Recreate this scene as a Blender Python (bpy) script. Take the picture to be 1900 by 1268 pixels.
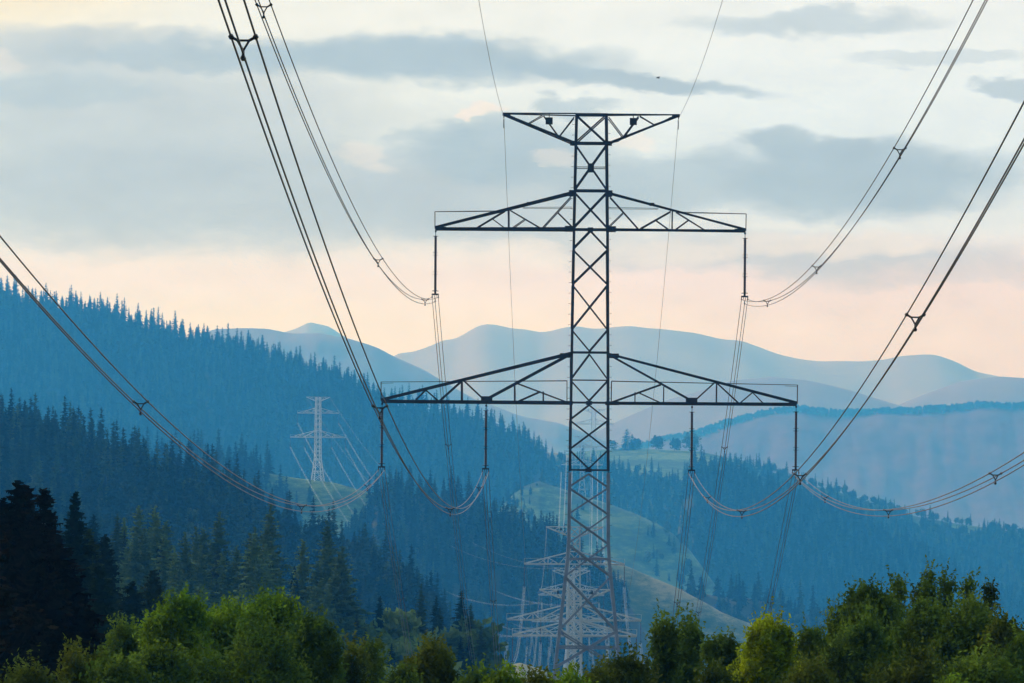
import bpy, math, random
import numpy as np
from mathutils import Vector, Matrix, noise as mnoise
random.seed(7); rng = np.random.default_rng(7)
S = bpy.context.scene
for o in list(bpy.data.objects): bpy.data.objects.remove(o)
COL = S.collection
# ------------------------------------------------------------------ camera
F = 10555.0            # focal length in photo pixels (200 mm on 36 mm)
HY = 850.0             # horizon row
ROLL = 0.0075
cam_d = bpy.data.cameras.new("camera"); cam = bpy.data.objects.new("camera", cam_d); COL.objects.link(cam)
cam_d.lens = 200; cam_d.sensor_width = 36; cam_d.shift_y = (HY - 634) / 1900.0
cam_d.clip_start = 1.0; cam_d.clip_end = 60000
cam.location = (0, 0, 0); cam.rotation_euler = (math.radians(90), -ROLL, 0)
S.camera = cam
S.view_settings.view_transform = 'Standard'; S.view_settings.look = 'None'
S.view_settings.gamma = 1.0; S.view_settings.exposure = 0.0
S.cycles.max_bounces = 6; S.cycles.diffuse_bounces = 2; S.cycles.transparent_max_bounces = 8
S.cycles.volume_bounces = 2; S.cycles.use_denoising = True
S.cycles.sample_clamp_indirect = 4

def W(px, py, d):
    """direction of a photo pixel carried to distance d"""
    u = (px - 950) / F; v = (HY - py) / F
    return Vector(((u - v * ROLL) * d, d, (u * ROLL + v) * d))

# ------------------------------------------------------------------ world
HZ_D = 1.8e-4; HZ_C = (.058, .42, 1.0); HZ_TOP = 315.0; HZ_FAR = 13000.0
AIR = (.50, .58, .60)
SUN_EL, SUN_AZ = math.radians(34), math.radians(-48)     # azimuth from +Y, negative = left
world = bpy.data.worlds.new("World"); S.world = world; world.use_nodes = True
nt = world.node_tree; nt.nodes.clear()
class NB:
    def __init__(s, nt): s.nt = nt
    def n(s, t, **k):
        x = s.nt.nodes.new(t)
        for a, b in k.items(): setattr(x, a, b)
        return x
    def link(s, v, inp):
        if hasattr(v, 'links'): s.nt.links.new(v, inp)
        else: inp.default_value = v
    def m(s, op, a, b=None, c=None, clamp=False):
        x = s.n('ShaderNodeMath', operation=op, use_clamp=clamp)
        s.link(a, x.inputs[0])
        if b is not None: s.link(b, x.inputs[1])
        if c is not None: s.link(c, x.inputs[2])
        return x.outputs[0]
    def ss(s, v, lo, hi, a=0.0, b=1.0):
        x = s.n('ShaderNodeMapRange', interpolation_type='SMOOTHSTEP')
        s.link(v, x.inputs[0]); x.inputs[1].default_value = lo; x.inputs[2].default_value = hi
        x.inputs[3].default_value = a; x.inputs[4].default_value = b
        return x.outputs[0]
    def mix(s, f, a, b, bt='MIX'):
        x = s.n('ShaderNodeMix', data_type='RGBA', blend_type=bt)
        s.link(f, x.inputs[0])
        for v, i in ((a, 6), (b, 7)):
            if isinstance(v, tuple): v = tuple(v) + ((1,) if len(v) == 3 else ())
            s.link(v, x.inputs[i])
        return x.outputs[2]
    def ramp(s, v, stops):
        x = s.n('ShaderNodeValToRGB'); e = x.color_ramp.elements
        while len(e) < len(stops): e.new(0.5)
        for i, (p, c) in enumerate(stops): e[i].position = p; e[i].color = tuple(c) + (1,)
        s.link(v, x.inputs[0]); return x.outputs[0]
    def noise(s, vec, scale, detail=4, rough=0.5):
        x = s.n('ShaderNodeTexNoise'); s.link(vec, x.inputs['Vector'])
        x.inputs['Scale'].default_value = scale; x.inputs['Detail'].default_value = detail
        x.inputs['Roughness'].default_value = rough
        return x
b = NB(nt)
tc = b.n('ShaderNodeTexCoord'); sp = b.n('ShaderNodeSeparateXYZ'); b.link(tc.outputs['Generated'], sp.inputs[0])
sx, sy, sz = sp.outputs
K = F / 100
azm = b.m('ARCTAN2', sx, sy); elv = b.m('ARCSINE', sz)
X = b.m('MULTIPLY_ADD', azm, K, 9.5); Y = b.m('MULTIPLY_ADD', elv, -K, 8.5)
cv = b.n('ShaderNodeCombineXYZ'); b.link(b.m('MULTIPLY', X, 0.6), cv.inputs[0]); b.link(b.m('MULTIPLY', Y, 1.3), cv.inputs[1])
n1 = b.noise(cv.outputs[0], 0.55, 6, 0.55); n2 = b.noise(cv.outputs[0], 2.2, 6, 0.52)
s1 = b.n('ShaderNodeSeparateColor'); b.link(n1.outputs['Color'], s1.inputs[0])
s2 = b.n('ShaderNodeSeparateColor'); b.link(n2.outputs['Color'], s2.inputs[0])
def jit(c0, c1, a0, a1):
    return b.m('ADD', b.m('MULTIPLY_ADD', c0, a0, -a0 * .5), b.m('MULTIPLY_ADD', c1, a1, -a1 * .5))
XW = b.m('ADD', X, jit(s1.outputs[0], s2.outputs[0], 2.2, .6))
YW = b.m('ADD', Y, jit(s1.outputs[1], s2.outputs[1], .8, .5))
def blob(cx, cy, rx, ry, lo=0.0, hi=0.6, k=1.0, tilt=0.0):
    hi = max(hi, .8)
    dx = b.m('SUBTRACT', XW, cx); dy = b.m('SUBTRACT', YW, cy)
    if tilt: dy = b.m('MULTIPLY_ADD', dx, -tilt, dy)
    e = b.m('ADD', b.m('POWER', b.m('ABSOLUTE', b.m('DIVIDE', dx, rx)), 2.0), b.m('POWER', b.m('ABSOLUTE', b.m('DIVIDE', dy, ry)), 2.0))
    return b.m('MULTIPLY', b.ss(b.m('SUBTRACT', 1.0, e), lo, hi), k)
def union(lst):
    p = None
    for q in lst:
        q = b.m('SUBTRACT', 1.0, q)
        p = q if p is None else b.m('MULTIPLY', p, q)
    return b.m('SUBTRACT', 1.0, p)
# clear evening sky between the clouds, by height above the horizon
t = b.m('DIVIDE', Y, 8.5)
base = b.ramp(t, [(0.0, (.86, .87, .82)), (.2, (.82, .86, .83)), (.36, (.74, .80, .79)), (.50, (.80, .80, .76)), (.60, (.92, .75, .69)), (.72, (.97, .76, .66)), (1.0, (.95, .75, .66))])
base = b.mix(b.ss(X, 16, 4, 0, .25), base, (1.0, .86, .62))            # warmer to the left, where the sun went down
base = b.mix(b.m('MULTIPLY', b.ss(X, 10, 17, 0, .7), b.ss(Y, 4, 5.5)), base, (.87, .70, .63))
base = b.mix(b.m('MULTIPLY', b.ss(X, 5, -1), b.ss(Y, 1.6, -.6)), base, (.98, .80, .53))
soft = union([blob(2.5, 2.3, 6.5, 1.7, 0, 1.0, .75), blob(3.5, 3.75, 7.5, 1.25, 0, .9, .85), blob(9.0, 3.6, 3.6, 1.25, 0, .8, .8), blob(17, 4.9, 5, .4, 0, .9, .35),
              blob(14.0, 4.6, 5.5, .5, 0, .9, .55), blob(1.5, 1.0, 4.5, .5, 0, .9, .7)])
base = b.mix(soft, base, (.49, .565, .605))
hard = union([blob(7.7, 1.12, 5.2, .50, 0, .9, .95, .02), blob(11.5, 1.42, 3.0, .26, 0, .5, .9, .12),
              blob(9.4, 2.75, 2.4, .8, 0, .7, .85), blob(10.6, 1.9, .9, .26, 0, .6, .7), blob(8.1, 2.5, .8, .3, 0, .3, .55),
              blob(16.0, 3.3, 3.7, .85, 0, .75, .95), blob(14.4, 2.7, 1.0, .38, 0, .3, .9), blob(15.6, 2.85, 1.1, .32, 0, .3, .8), blob(12.2, 3.5, 2.2, .75, 0, .5, .75),
              blob(15.0, .4, 3.0, .32, 0, .8, .6), blob(18.6, 1.65, .9, .22, 0, .5, .75), blob(17.5, 1.05, 2.0, .18, 0, .8, .4),
              blob(1.0, 1.75, 2.2, .45, 0, .6, .5), blob(3.5, 1.1, 3.2, .3, 0, .8, .5)])
base = b.mix(hard, base, (.43, .54, .60))
glow = union([blob(8.65, 2.0, .55, .2, 0, .4, .9), blob(8.4, 2.15, .3, .12, 0, .4, .9), blob(6.75, 2.95, .6, .35, 0, 1.0, .45),
              blob(9.9, 4.65, 1.0, .3, 0, .9, .6), blob(12.6, 4.65, 1.5, .35, 0, .9, .55), blob(15.5, 4.45, 2.6, .3, 0, .9, .6), blob(.1, 1.22, .4, .2, 0, 1.0, .4), blob(11.8, 2.65, .5, .2, 0, .7, .5), blob(10.3, 2.9, .6, .2, 0, .8, .4)])
base = b.mix(b.m('MULTIPLY', glow, .8), base, (.98, .84, .72))
n3 = b.noise(cv.outputs[0], 1.3, 8, 0.6)
base = b.mix(1.0, base, b.ramp(n3.outputs[0], [(.25, (.93, .94, .95)), (.75, (1.05, 1.04, 1.03))]), 'MULTIPLY')
# the haze lies in front of the sky: give the sky back what that depth of air takes away
Lp = b.m('MINIMUM', HZ_FAR, b.m('DIVIDE', HZ_TOP, b.m('MAXIMUM', sz, .01)))
chs = []
bs_ = b.n('ShaderNodeSeparateColor'); b.link(base, bs_.inputs[0])
for i in range(3):
    T = b.m('MAXIMUM', b.m('POWER', math.e, b.m('MULTIPLY', Lp, -HZ_D * HZ_C[i])), .15)
    chs.append(b.m('MAXIMUM', .05, b.m('DIVIDE', b.m('SUBTRACT', bs_.outputs[i], b.m('MULTIPLY', b.m('SUBTRACT', 1.0, T), AIR[i])), T)))
cb = b.n('ShaderNodeCombineColor')
for i in range(3): b.link(chs[i], cb.inputs[i])
base = cb.outputs[0]
# unseen sky: boosted blue overhead to light the haze, dimmed behind the camera
up = b.ramp(b.m('MULTIPLY', sz, 1.0), [(0.0, (1, 1, 1)), (.10, (1, 1, 1)), (.30, (.85, 1.12, 1.5)), (1.0, (.70, 1.05, 1.6))])
base = b.mix(1.0, base, up, 'MULTIPLY')
behind = b.ss(sy, -.3, .85, .30, 1.0)
vm = b.n('ShaderNodeVectorMath', operation='SCALE'); b.link(base, vm.inputs[0]); b.link(behind, vm.inputs[3])
low = b.ss(sz, -.02, 0.0)
vm2 = b.n('ShaderNodeVectorMath', operation='SCALE'); b.link(vm.outputs[0], vm2.inputs[0]); b.link(b.m('MULTIPLY_ADD', low, .7, .3), vm2.inputs[3])
sky = b.n('ShaderNodeTexSky', sky_type='NISHITA', sun_disc=False)
sky.sun_elevation = SUN_EL; sky.sun_rotation = SUN_AZ
bg1 = b.n('ShaderNodeBackground'); b.link(vm2.outputs[0], bg1.inputs[0]); bg1.inputs[1].default_value = SKYK = 1.0
bg2 = b.n('ShaderNodeBackground'); b.link(sky.outputs[0], bg2.inputs[0]); bg2.inputs[1].default_value = 0.002
ad = b.n('ShaderNodeAddShader'); b.link(bg1.outputs[0], ad.inputs[0]); b.link(bg2.outputs[0], ad.inputs[1])
wo = b.n('ShaderNodeOutputWorld'); b.link(ad.outputs[0], wo.inputs[0])
world.cycles.sampling_method = 'MANUAL'; world.cycles.sample_map_resolution = 1024
# ------------------------------------------------------------------ sun
sl = bpy.data.lights.new("sun", 'SUN'); so = bpy.data.objects.new("sun", sl); COL.objects.link(so)
sl.energy = 2.3; sl.angle = math.radians(12); sl.color = (1.0, .90, .78)
sd = Vector((math.sin(SUN_AZ) * math.cos(SUN_EL), math.cos(SUN_AZ) * math.cos(SUN_EL), math.sin(SUN_EL)))
so.rotation_euler = sd.to_track_quat('Z', 'Y').to_euler(); so.location = (0, 0, 250)

# ------------------------------------------------------------------ materials
def mat(name, col, rough=.6, metal=0.0, var=None, scale=.2, coord='Position', detail=4, col2=None, stretch=None):
    m = bpy.data.materials.new(name); m.use_nodes = True; q = NB(m.node_tree)
    p = m.node_tree.nodes['Principled BSDF']; p.inputs['Roughness'].default_value = rough; p.inputs['Metallic'].default_value = metal
    if col2 is None: p.inputs['Base Color'].default_value = tuple(col) + (1,)
    else:
        g = q.n('ShaderNodeNewGeometry'); v = g.outputs['Position']
        if stretch:
            mp = q.n('ShaderNodeMapping'); mp.inputs['Scale'].default_value = stretch; q.link(v, mp.inputs[0]); v = mp.outputs[0]
        nz = q.noise(v, scale, detail, .6)
        c = q.ramp(nz.outputs[0], [(.36, col), (.62, col2)]); q.link(c, p.inputs['Base Color'])
    return m
def leafmat(name, c1, c2, scale=.15, trans=.35, fine=None, tone=0.0):
    m = bpy.data.materials.new(name); m.use_nodes = True; q = NB(m.node_tree); m.node_tree.nodes.clear()
    g = q.n('ShaderNodeNewGeometry'); nz = q.noise(g.outputs['Position'], scale, 3, .6)
    c = q.ramp(nz.outputs[0], [(.35, c1), (.65, c2)])
    if fine:
        nf = q.noise(g.outputs['Position'], fine, 2, .5)
        c = q.mix(1.0, c, q.ramp(nf.outputs[0], [(.35, (.6, .6, .6)), (.65, (1.35, 1.35, 1.25))]), 'MULTIPLY')
    ri = q.ramp(g.outputs['Random Per Island'], [(0.0, (.7, .72, .7)), (1.0, (1.25, 1.22, 1.1))])
    c = q.mix(1.0, c, ri, 'MULTIPLY')
    oi = q.n('ShaderNodeObjectInfo')
    c = q.mix(tone, c, q.ramp(oi.outputs['Random'], [(0.0, (.45, .5, .6)), (.55, (.95, .95, .9)), (.8, (1.5, 1.5, 1.2)), (1.0, (2.2, 2.1, 1.3))]), 'MULTIPLY')
    d = q.n('ShaderNodeBsdfDiffuse'); q.link(c, d.inputs[0])
    tr = q.n('ShaderNodeBsdfTranslucent'); q.link(c, tr.inputs[0])
    mx = q.n('ShaderNodeMixShader'); mx.inputs[0].default_value = trans; q.link(d.outputs[0], mx.inputs[1]); q.link(tr.outputs[0], mx.inputs[2])
    o = q.n('ShaderNodeOutputMaterial'); q.link(mx.outputs[0], o.inputs[0])
    return m
def meadowmat(name, c1, c2, c3):
    m = bpy.data.materials.new(name); m.use_nodes = True; q = NB(m.node_tree)
    p = m.node_tree.nodes['Principled BSDF']; p.inputs['Roughness'].default_value = .95
    g = q.n('ShaderNodeNewGeometry')
    def st(x, y, z):
        mp = q.n('ShaderNodeMapping'); mp.inputs['Scale'].default_value = (x, y, z); mp.inputs['Rotation'].default_value = (0, .25, .2); q.link(g.outputs['Position'], mp.inputs[0]); return mp.outputs[0]
    a = q.noise(st(.6, .5, 2.6), .03, 10, .65); e = q.noise(st(1, .6, 4), .16, 8, .7); f = q.noise(st(1, 1, 1), .8, 4, .7)
    v = q.m('ADD', q.m('MULTIPLY', a.outputs[0], .55), q.m('ADD', q.m('MULTIPLY', e.outputs[0], .3), q.m('MULTIPLY', f.outputs[0], .15)))
    q.link(q.ramp(v, [(.44, c1), (.50, c2), (.56, c3)]), p.inputs['Base Color'])
    return m
M = dict(
 steel_dark=mat('dark_steel', (.026, .018, .024), .6, .2, col2=(.045, .034, .042), scale=1.5),  # darker colour for the mast and arms above the legs
 steel_mid=mat('grey_steel', (.06, .065, .085), .5, .35, col2=(.10, .11, .14), scale=1.2),
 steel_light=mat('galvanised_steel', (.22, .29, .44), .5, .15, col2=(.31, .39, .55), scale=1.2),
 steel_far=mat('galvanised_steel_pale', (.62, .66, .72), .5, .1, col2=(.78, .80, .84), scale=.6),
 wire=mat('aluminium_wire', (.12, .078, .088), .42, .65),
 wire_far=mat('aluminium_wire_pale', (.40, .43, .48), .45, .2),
 insul=mat('brown_insulator', (.045, .018, .02), .35, 0),
 fitting=mat('dark_fitting', (.035, .03, .035), .5, .5),
 bark=mat('bark', (.05, .038, .03), .9, 0, col2=(.09, .075, .06), scale=3),
 birch=mat('birch_bark', (.30, .29, .27), .8, 0, col2=(.5, .48, .45), scale=4),
 meadow=meadowmat('meadow_grass', (.006, .035, .008), (.03, .10, .02), (.12, .20, .05)),
 meadow_dry=meadowmat('dry_meadow_grass', (.015, .06, .012), (.10, .13, .04), (.26, .23, .10)),
 forest_floor=mat('forest_floor', (.02, .03, .015), 1, 0, col2=(.035, .045, .02), scale=.05),
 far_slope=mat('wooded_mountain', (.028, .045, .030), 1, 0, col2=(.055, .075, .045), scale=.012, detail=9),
 grey_slope=mat('haze_red_wooded_mountain', (.15, .07, .062), 1, 0, col2=(.22, .105, .09), scale=.03, detail=9),  # reddened colour stands in for the red light missing from the haze
 far_bald=mat('haze_paled_bald_mountain', (.46, .39, .32), 1, 0, col2=(.56, .47, .39), scale=.006, detail=8),  # distance haze put into the colour: pale and strong in red
 far_grass=mat('haze_paled_grass_mountain', (.26, .19, .15), 1, 0, col2=(.34, .25, .2), scale=.006, detail=8),  # weaker haze paling put into the colour of the nearer ridges
 ground=mat('rough_grass', (.03, .045, .015), 1, 0, col2=(.07, .08, .03), scale=.2, detail=8),
 spruce=leafmat('spruce_needles', (.016, .030, .014), (.044, .064, .026), .06, .1, tone=1.0),
 spruce_near=leafmat('spruce_needles_near', (.012, .010, .006), (.026, .021, .010), .5, .1),
 grey_leaf=leafmat('haze_red_woods', (.10, .05, .045), (.15, .075, .065), .02, .1, tone=.0),  # crest trees reddened like their slope, in place of haze light
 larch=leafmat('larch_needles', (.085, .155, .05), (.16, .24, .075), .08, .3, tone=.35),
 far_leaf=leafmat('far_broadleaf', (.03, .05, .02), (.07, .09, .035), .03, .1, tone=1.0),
 leaf_bright=leafmat('bright_leaves', (.10, .20, .014), (.21, .33, .025), .9, .4, 3.0),
 leaf_mid=leafmat('green_leaves', (.07, .14, .02), (.15, .225, .03), .9, .35, 3.0),
 leaf_olive=leafmat('olive_leaves', (.065, .105, .015), (.155, .185, .022), .9, .35, 3.0),
 leaf_maple=leafmat('maple_leaves', (.17, .27, .008), (.42, .48, .016), .9, .4, 3.0),
 bird=mat('bird_feathers', (.02, .02, .02), .8),
)
# ------------------------------------------------------------------ helpers
class MB:
    def __init__(s): s.v = []; s.f = []
    def frame(s, p, q, up=None):
        z = (q - p); L = z.length; z = z / L if L > 1e-9 else Vector((0, 0, 1))
        r = up if up else (Vector((0, 0, 1)) if abs(z.z) < .95 else Vector((0, 1, 0)))
        x = z.cross(r)
        if x.length < 1e-6: x = z.cross(Vector((1, 0, 0)))
        x.normalize(); return x, x.cross(z).normalized(), z
    def bar(s, p, q, w, h=None, up=None):
        h = h or w; p = Vector(p); q = Vector(q); x, y, z = s.frame(p, q, up); n = len(s.v)
        for c in (p, q):
            for a, e in ((-1, -1), (1, -1), (1, 1), (-1, 1)): s.v.append(c + x * a * w / 2 + y * e * h / 2)
        s.f += [(n, n+3, n+2, n+1), (n+4, n+5, n+6, n+7)] + [(n+i, n+(i+1) % 4, n+4+(i+1) % 4, n+4+i) for i in range(4)]
    def angle(s, p, q, w, t=.02, up=None, fx=1, fy=1):
        """L section"""
        p = Vector(p); q = Vector(q); x, y, z = s.frame(p, q, up); n = len(s.v)
        pr = [(0, 0), (w, 0), (w, t), (t, t), (t, w), (0, w)]
        for c in (p, q):
            for a, e in pr: s.v.append(c + x * (a - w/3) * fx + y * (e - w/3) * fy)
        s.f += [tuple(n+i for i in range(6))[::-1], tuple(n+6+i for i in range(6))] + [(n+i, n+(i+1) % 6, n+6+(i+1) % 6, n+6+i) for i in range(6)]
    def tube(s, pts, r, k=6, cap=True):
        pts = [Vector(p) for p in pts]; n = len(s.v); N = len(pts)
        rr = r if hasattr(r, '__len__') else [r] * N
        d0 = (pts[-1] - pts[0]).normalized(); up = Vector((0, 0, 1)) if abs(d0.z) < .9 else Vector((1, 0, 0))
        for i, p in enumerate(pts):
            z = (pts[min(i+1, N-1)] - pts[max(i-1, 0)])
            z = z.normalized() if z.length > 1e-9 else d0
            x = z.cross(up).normalized(); y = x.cross(z)
            for j in range(k):
                a = 2*math.pi*j/k; s.v.append(p + (x*math.cos(a) + y*math.sin(a)) * rr[i])
        for i in range(N-1):
            for j in range(k):
                a = n+i*k+j; c = n+i*k+(j+1) % k; s.f.append((a, c, c+k, a+k))
        if cap: s.f += [tuple(n+j for j in range(k))[::-1], tuple(n+(N-1)*k+j for j in range(k))]
    def lathe(s, c, prof, k=10):
        c = Vector(c); s.tube([c + Vector((0, 0, z)) for r, z in prof], [r for r, z in prof], k)
    def box(s, c, d):
        c = Vector(c); s.bar(c - Vector((0, 0, d[2]/2)), c + Vector((0, 0, d[2]/2)), d[0], d[1], up=Vector((0, 1, 0)))
    def mesh(s, name, m, smooth=False):
        me = bpy.data.meshes.new(name); me.from_pydata([tuple(v) for v in s.v], [], s.f); me.materials.append(m)
        if smooth: me.polygons.foreach_set('use_smooth', [True]*len(me.polygons))
        me.update(); return me
    def build(s, name, m, parent=None, smooth=False):
        return add(name, s.mesh(name, m, smooth), parent)
def add(name, data, parent=None, loc=None):
    o = bpy.data.objects.new(name, data); COL.objects.link(o)
    if parent is not None: o.parent = parent
    if loc is not None: o.location = loc
    return o
def tag(o, label, cat, group=None, kind=None):
    if label: o['label'] = label
    if cat: o['category'] = cat
    if group: o['group'] = group
    if kind: o['kind'] = kind
    return o
def copy_tree(o, parent=None):
    c = o.copy(); COL.objects.link(c); c.parent = parent
    for ch in list(o.children): copy_tree(ch, c)
    return c
def npmesh(name, V, Fq, m):
    """V (n,3), Fq (k,4) or (k,3) numpy -> mesh"""
    me = bpy.data.meshes.new(name); me.vertices.add(len(V)); me.vertices.foreach_set('co', np.asarray(V, np.float32).ravel())
    k = Fq.shape[1]; me.loops.add(Fq.size); me.loops.foreach_set('vertex_index', Fq.astype(np.int32).ravel())
    me.polygons.add(len(Fq)); me.polygons.foreach_set('loop_start', np.arange(0, Fq.size, k, dtype=np.int32))
    try: me.polygons.foreach_set('loop_total', np.full(len(Fq), k, np.int32))
    except Exception: pass
    me.materials.append(m); me.update(calc_edges=True); me.validate(); return me

# ------------------------------------------------------------------ ground
GP = [(-400, -1.7), (8, -1.7), (60, -4.2), (120, -7.4), (200, -10.6), (369, -17), (700, -47), (923, -60.6), (1144, -53.6), (1500, -66), (1759, -74.2), (1986, -78), (2500, -92), (3000, -135), (14000, -135)]
def gz(y):
    for (a, za), (c, zc) in zip(GP, GP[1:]):
        if y <= c: return za + (zc - za) * max(0, (y - a)) / (c - a)
    return -135
ys = np.unique(np.concatenate([np.linspace(-380, 400, 90), np.linspace(400, 2700, 80), np.linspace(2700, 12700, 24)]))
xs = np.unique(np.concatenate([np.linspace(-2900, -120, 24), np.linspace(-120, 120, 61), np.linspace(120, 2900, 24)]))
V = np.array([(x, y, gz(y) + (.5 * mnoise.noise((x*.05, y*.05, 0)) + .25*mnoise.noise((x*.2, y*.2, 3)) if y > 10 else 0)) for y in ys for x in xs])
nx = len(xs); Fq = np.array([(j*nx+i, j*nx+i+1, (j+1)*nx+i+1, (j+1)*nx+i) for j in range(len(ys)-1) for i in range(nx-1)])
tag(add('ground', npmesh('ground', V, Fq, M['ground'])), 'rough grassy valley ground running from the viewpoint to the hills', 'ground', kind='structure')

# ------------------------------------------------------------------ hills
class Hill:
    def __init__(s, name, pts, d, front, slope, mat_, label, back=250, bslope=.5, amp=3, fscale=.02, seed=0, nu=140, nw=46, d2=None, crest=14, x0=None, x1=None, curve=0.0):
        s.d, s.slope, s.amp, s.fs, s.seed, s.crest, s.curve = d, slope, amp, fscale, seed, crest, curve
        d2 = d2 or d; n = len(pts)
        R = []
        for i, (px, py) in enumerate(pts):
            dd = d + (d2 - d) * (px - pts[0][0]) / (pts[-1][0] - pts[0][0]); R.append(W(px, py, dd))
        s.rx = np.array([r.x for r in R]); s.ry = np.array([r.y for r in R]); s.rz = np.array([r.z for r in R])
        xd = np.linspace(s.rx[0], s.rx[-1], 900); kk = np.hanning(23 if d > 6000 else 9); kk /= kk.sum(); hk = len(kk)//2
        sm = lambda v: np.convolve(np.pad(np.interp(xd, s.rx, v), hk, mode='edge'), kk, 'valid')
        s.ry, s.rz, s.rx = sm(s.ry), sm(s.rz), xd
        s.front = front
        us = np.linspace(s.rx[0], s.rx[-1], nu)
        ws = np.concatenate([-np.linspace(back, 6, 8), (np.linspace(0, 1, nw) ** 1.5) * front])
        V = [(x, s.Y(x, w), s.Z(x, w) if w >= 0 else s.Z(x, 0) + bslope * w) for w in ws for x in us]
        V = np.array(V); Fq = np.array([(j*nu+i, (j+1)*nu+i, (j+1)*nu+i+1, j*nu+i+1) for j in range(len(ws)-1) for i in range(nu-1)])
        s.o = add(name, npmesh(name, V, Fq, mat_)); s.o.data.polygons.foreach_set('use_smooth', [True]*len(s.o.data.polygons))
        tag(s.o, label, name.replace('_', ' '), kind='structure')
    def Y(s, x, w): return float(np.interp(x, s.rx, s.ry)) - w
    def Z(s, x, w):
        z = float(np.interp(x, s.rx, s.rz)); h = s.slope * (math.sqrt(w*w + s.crest**2) - s.crest) * (1 + s.curve * w / s.front)
        k = min(1, .12 + w / 120)
        nz = s.amp * k * (mnoise.noise((x*s.fs, w*s.fs*.5, s.seed)) * 1.0 + .4*mnoise.noise((x*s.fs*3, w*s.fs*1.5, s.seed+5)) + .12*mnoise.noise((x*s.fs*9, w*s.fs*5, s.seed+9)))
        return z - h + nz
def proj(x, y, z):
    u = x / y; v = z / y
    return 950 + F * (u + v*ROLL), HY - F * (v - u*ROLL)

# --- tree templates
def spray_spruce(h, r, whorls, br, per, seed, droop=.35, sz=1.0, col=None):
    """crown as tiers of drooping boughs, each bough a fan of sprays"""
    g = np.random.default_rng(seed); Vs = []; z0 = h * .06
    for i in range(whorls):
        t = (i + .5) / whorls; z = z0 + (h - z0) * t; rr = r * (1 - t) ** .7 * (1 + .14*g.normal()) + .05*r
        for j in range(br):
            a = g.random()*2*math.pi if j % 2 else 2*math.pi*j/br + i*1.3; L = rr * (.55 + .55*g.random()); zj = z + (h - z0)/whorls*1.3*(g.random() - .5)
            dz = -droop * L * (1 - .9*t) + .12*L*t
            for k in range(per):
                f = (k + .35 + .5*g.random()) / per; c = np.array([math.cos(a)*L*f, math.sin(a)*L*f, zj + dz*f*f + .05*h/whorls*g.normal()])
                ww = sz * (.30*rr*(1.1 - .7*f) + .05) ; ll = L/per*.75 + .04
                dr = np.array([math.cos(a), math.sin(a), dz/L*f*1.6]); pr = np.array([-math.sin(a), math.cos(a), .25*g.normal()])
                dn = np.array([0, 0, -1.0]) * ww * (.5 + .6*g.random())
                # bough plate and hanging fringe
                Vs += [c - dr*ll - pr*ww*.5, c - dr*ll*.4 + pr*ww, c + dr*ll*1.25, c - dr*ll*.2 - pr*ww]
                Vs += [c - pr*ww*.9, c + pr*ww*.8, c + pr*ww*.35 + dn + dr*ll*.3, c - pr*ww*.5 + dn*.8]
    # leader
    for a in (0, 1.57):
        p = np.array([math.cos(a), math.sin(a), 0]) * r * .04; zz = np.array([0, 0, 1.0])
        Vs += [-p + zz*h*.90, p + zz*h*.90, p*.12 + zz*h*1.0, -p*.12 + zz*h*1.0]
    return np.array(Vs)
def quads(V): return np.arange(len(V)).reshape(-1, 4)
def trunk_mesh(name, h, r, m):
    t = MB(); n = 7; t.tube([(.03*h*.2*math.sin(i*1.7), 0, h*i/n - .3) for i in range(n+1)], [r*(1 - .85*i/n) for i in range(n+1)], 7); return t.mesh(name, m, True)
def leafy(lobes, n, leaf, seed, shell=.55, clump=14, csz=.32, elong=1.0):
    """lobes: (x,y,z,rx,ry,rz,weight); leaves gathered in clumps spread through the lobes' outer volume"""
    g = np.random.default_rng(seed); w = np.array([l[6] for l in lobes]); w = w / w.sum(); nc = n // clump
    idx = g.choice(len(lobes), nc, p=w); L = np.array(lobes)[idx]
    dv = g.normal(size=(nc, 3)); dv /= np.linalg.norm(dv, axis=1)[:, None]
    rad = (shell + (1 - shell) * g.random(nc) ** .6) * (1 + .10*g.normal(size=nc))
    C = L[:, :3] + dv * L[:, 3:6] * rad[:, None]
    C = np.repeat(C, clump, 0); n = len(C)
    P = C + g.normal(size=(n, 3)) * csz * np.array([1, 1, .8])
    a = g.normal(size=(n, 3)); a /= np.linalg.norm(a, axis=1)[:, None]
    c = g.normal(size=(n, 3)); c -= (c*a).sum(1)[:, None]*a; c /= np.linalg.norm(c, axis=1)[:, None]
    s = leaf * (.6 + .8*g.random(n))[:, None]
    V = np.stack([P - a*s*elong, P + c*s*.55, P + a*s*elong, P - c*s*.55], 1).reshape(-1, 3)
    return V

def sprigs(lobes, k, leaf, seed, L0, per=9):
    g = np.random.default_rng(seed + 99); L = np.array(lobes)[g.integers(0, len(lobes), k)]
    dv = g.normal(size=(k, 3)); dv[:, 2] = np.abs(dv[:, 2]) + .5; dv /= np.linalg.norm(dv, axis=1)[:, None]
    B = L[:, :3] + dv*L[:, 3:6]*.85; up = dv + np.array([0, 0, 1.1]); up /= np.linalg.norm(up, axis=1)[:, None]
    Ls = L0*(.4 + .9*g.random(k)); C = []
    for i in range(per): C.append(B + up*(Ls*(i + .5)/per)[:, None] + g.normal(size=(k, 3))*L0*.055*(1.3 - i/per))
    C = np.concatenate(C); n = len(C); a = g.normal(size=(n, 3)); a /= np.linalg.norm(a, axis=1)[:, None]
    c = g.normal(size=(n, 3)); c -= (c*a).sum(1)[:, None]*a; c /= np.linalg.norm(c, axis=1)[:, None]; q = leaf*(.6 + .7*g.random(n))[:, None]
    return np.stack([C - a*q*1.2, C + c*q*.55, C + a*q*1.2, C - c*q*.55], 1).reshape(-1, 3)
def template(nm, V, m, trunk=None):
    me = npmesh(nm, V, quads(V), m); return me
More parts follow.
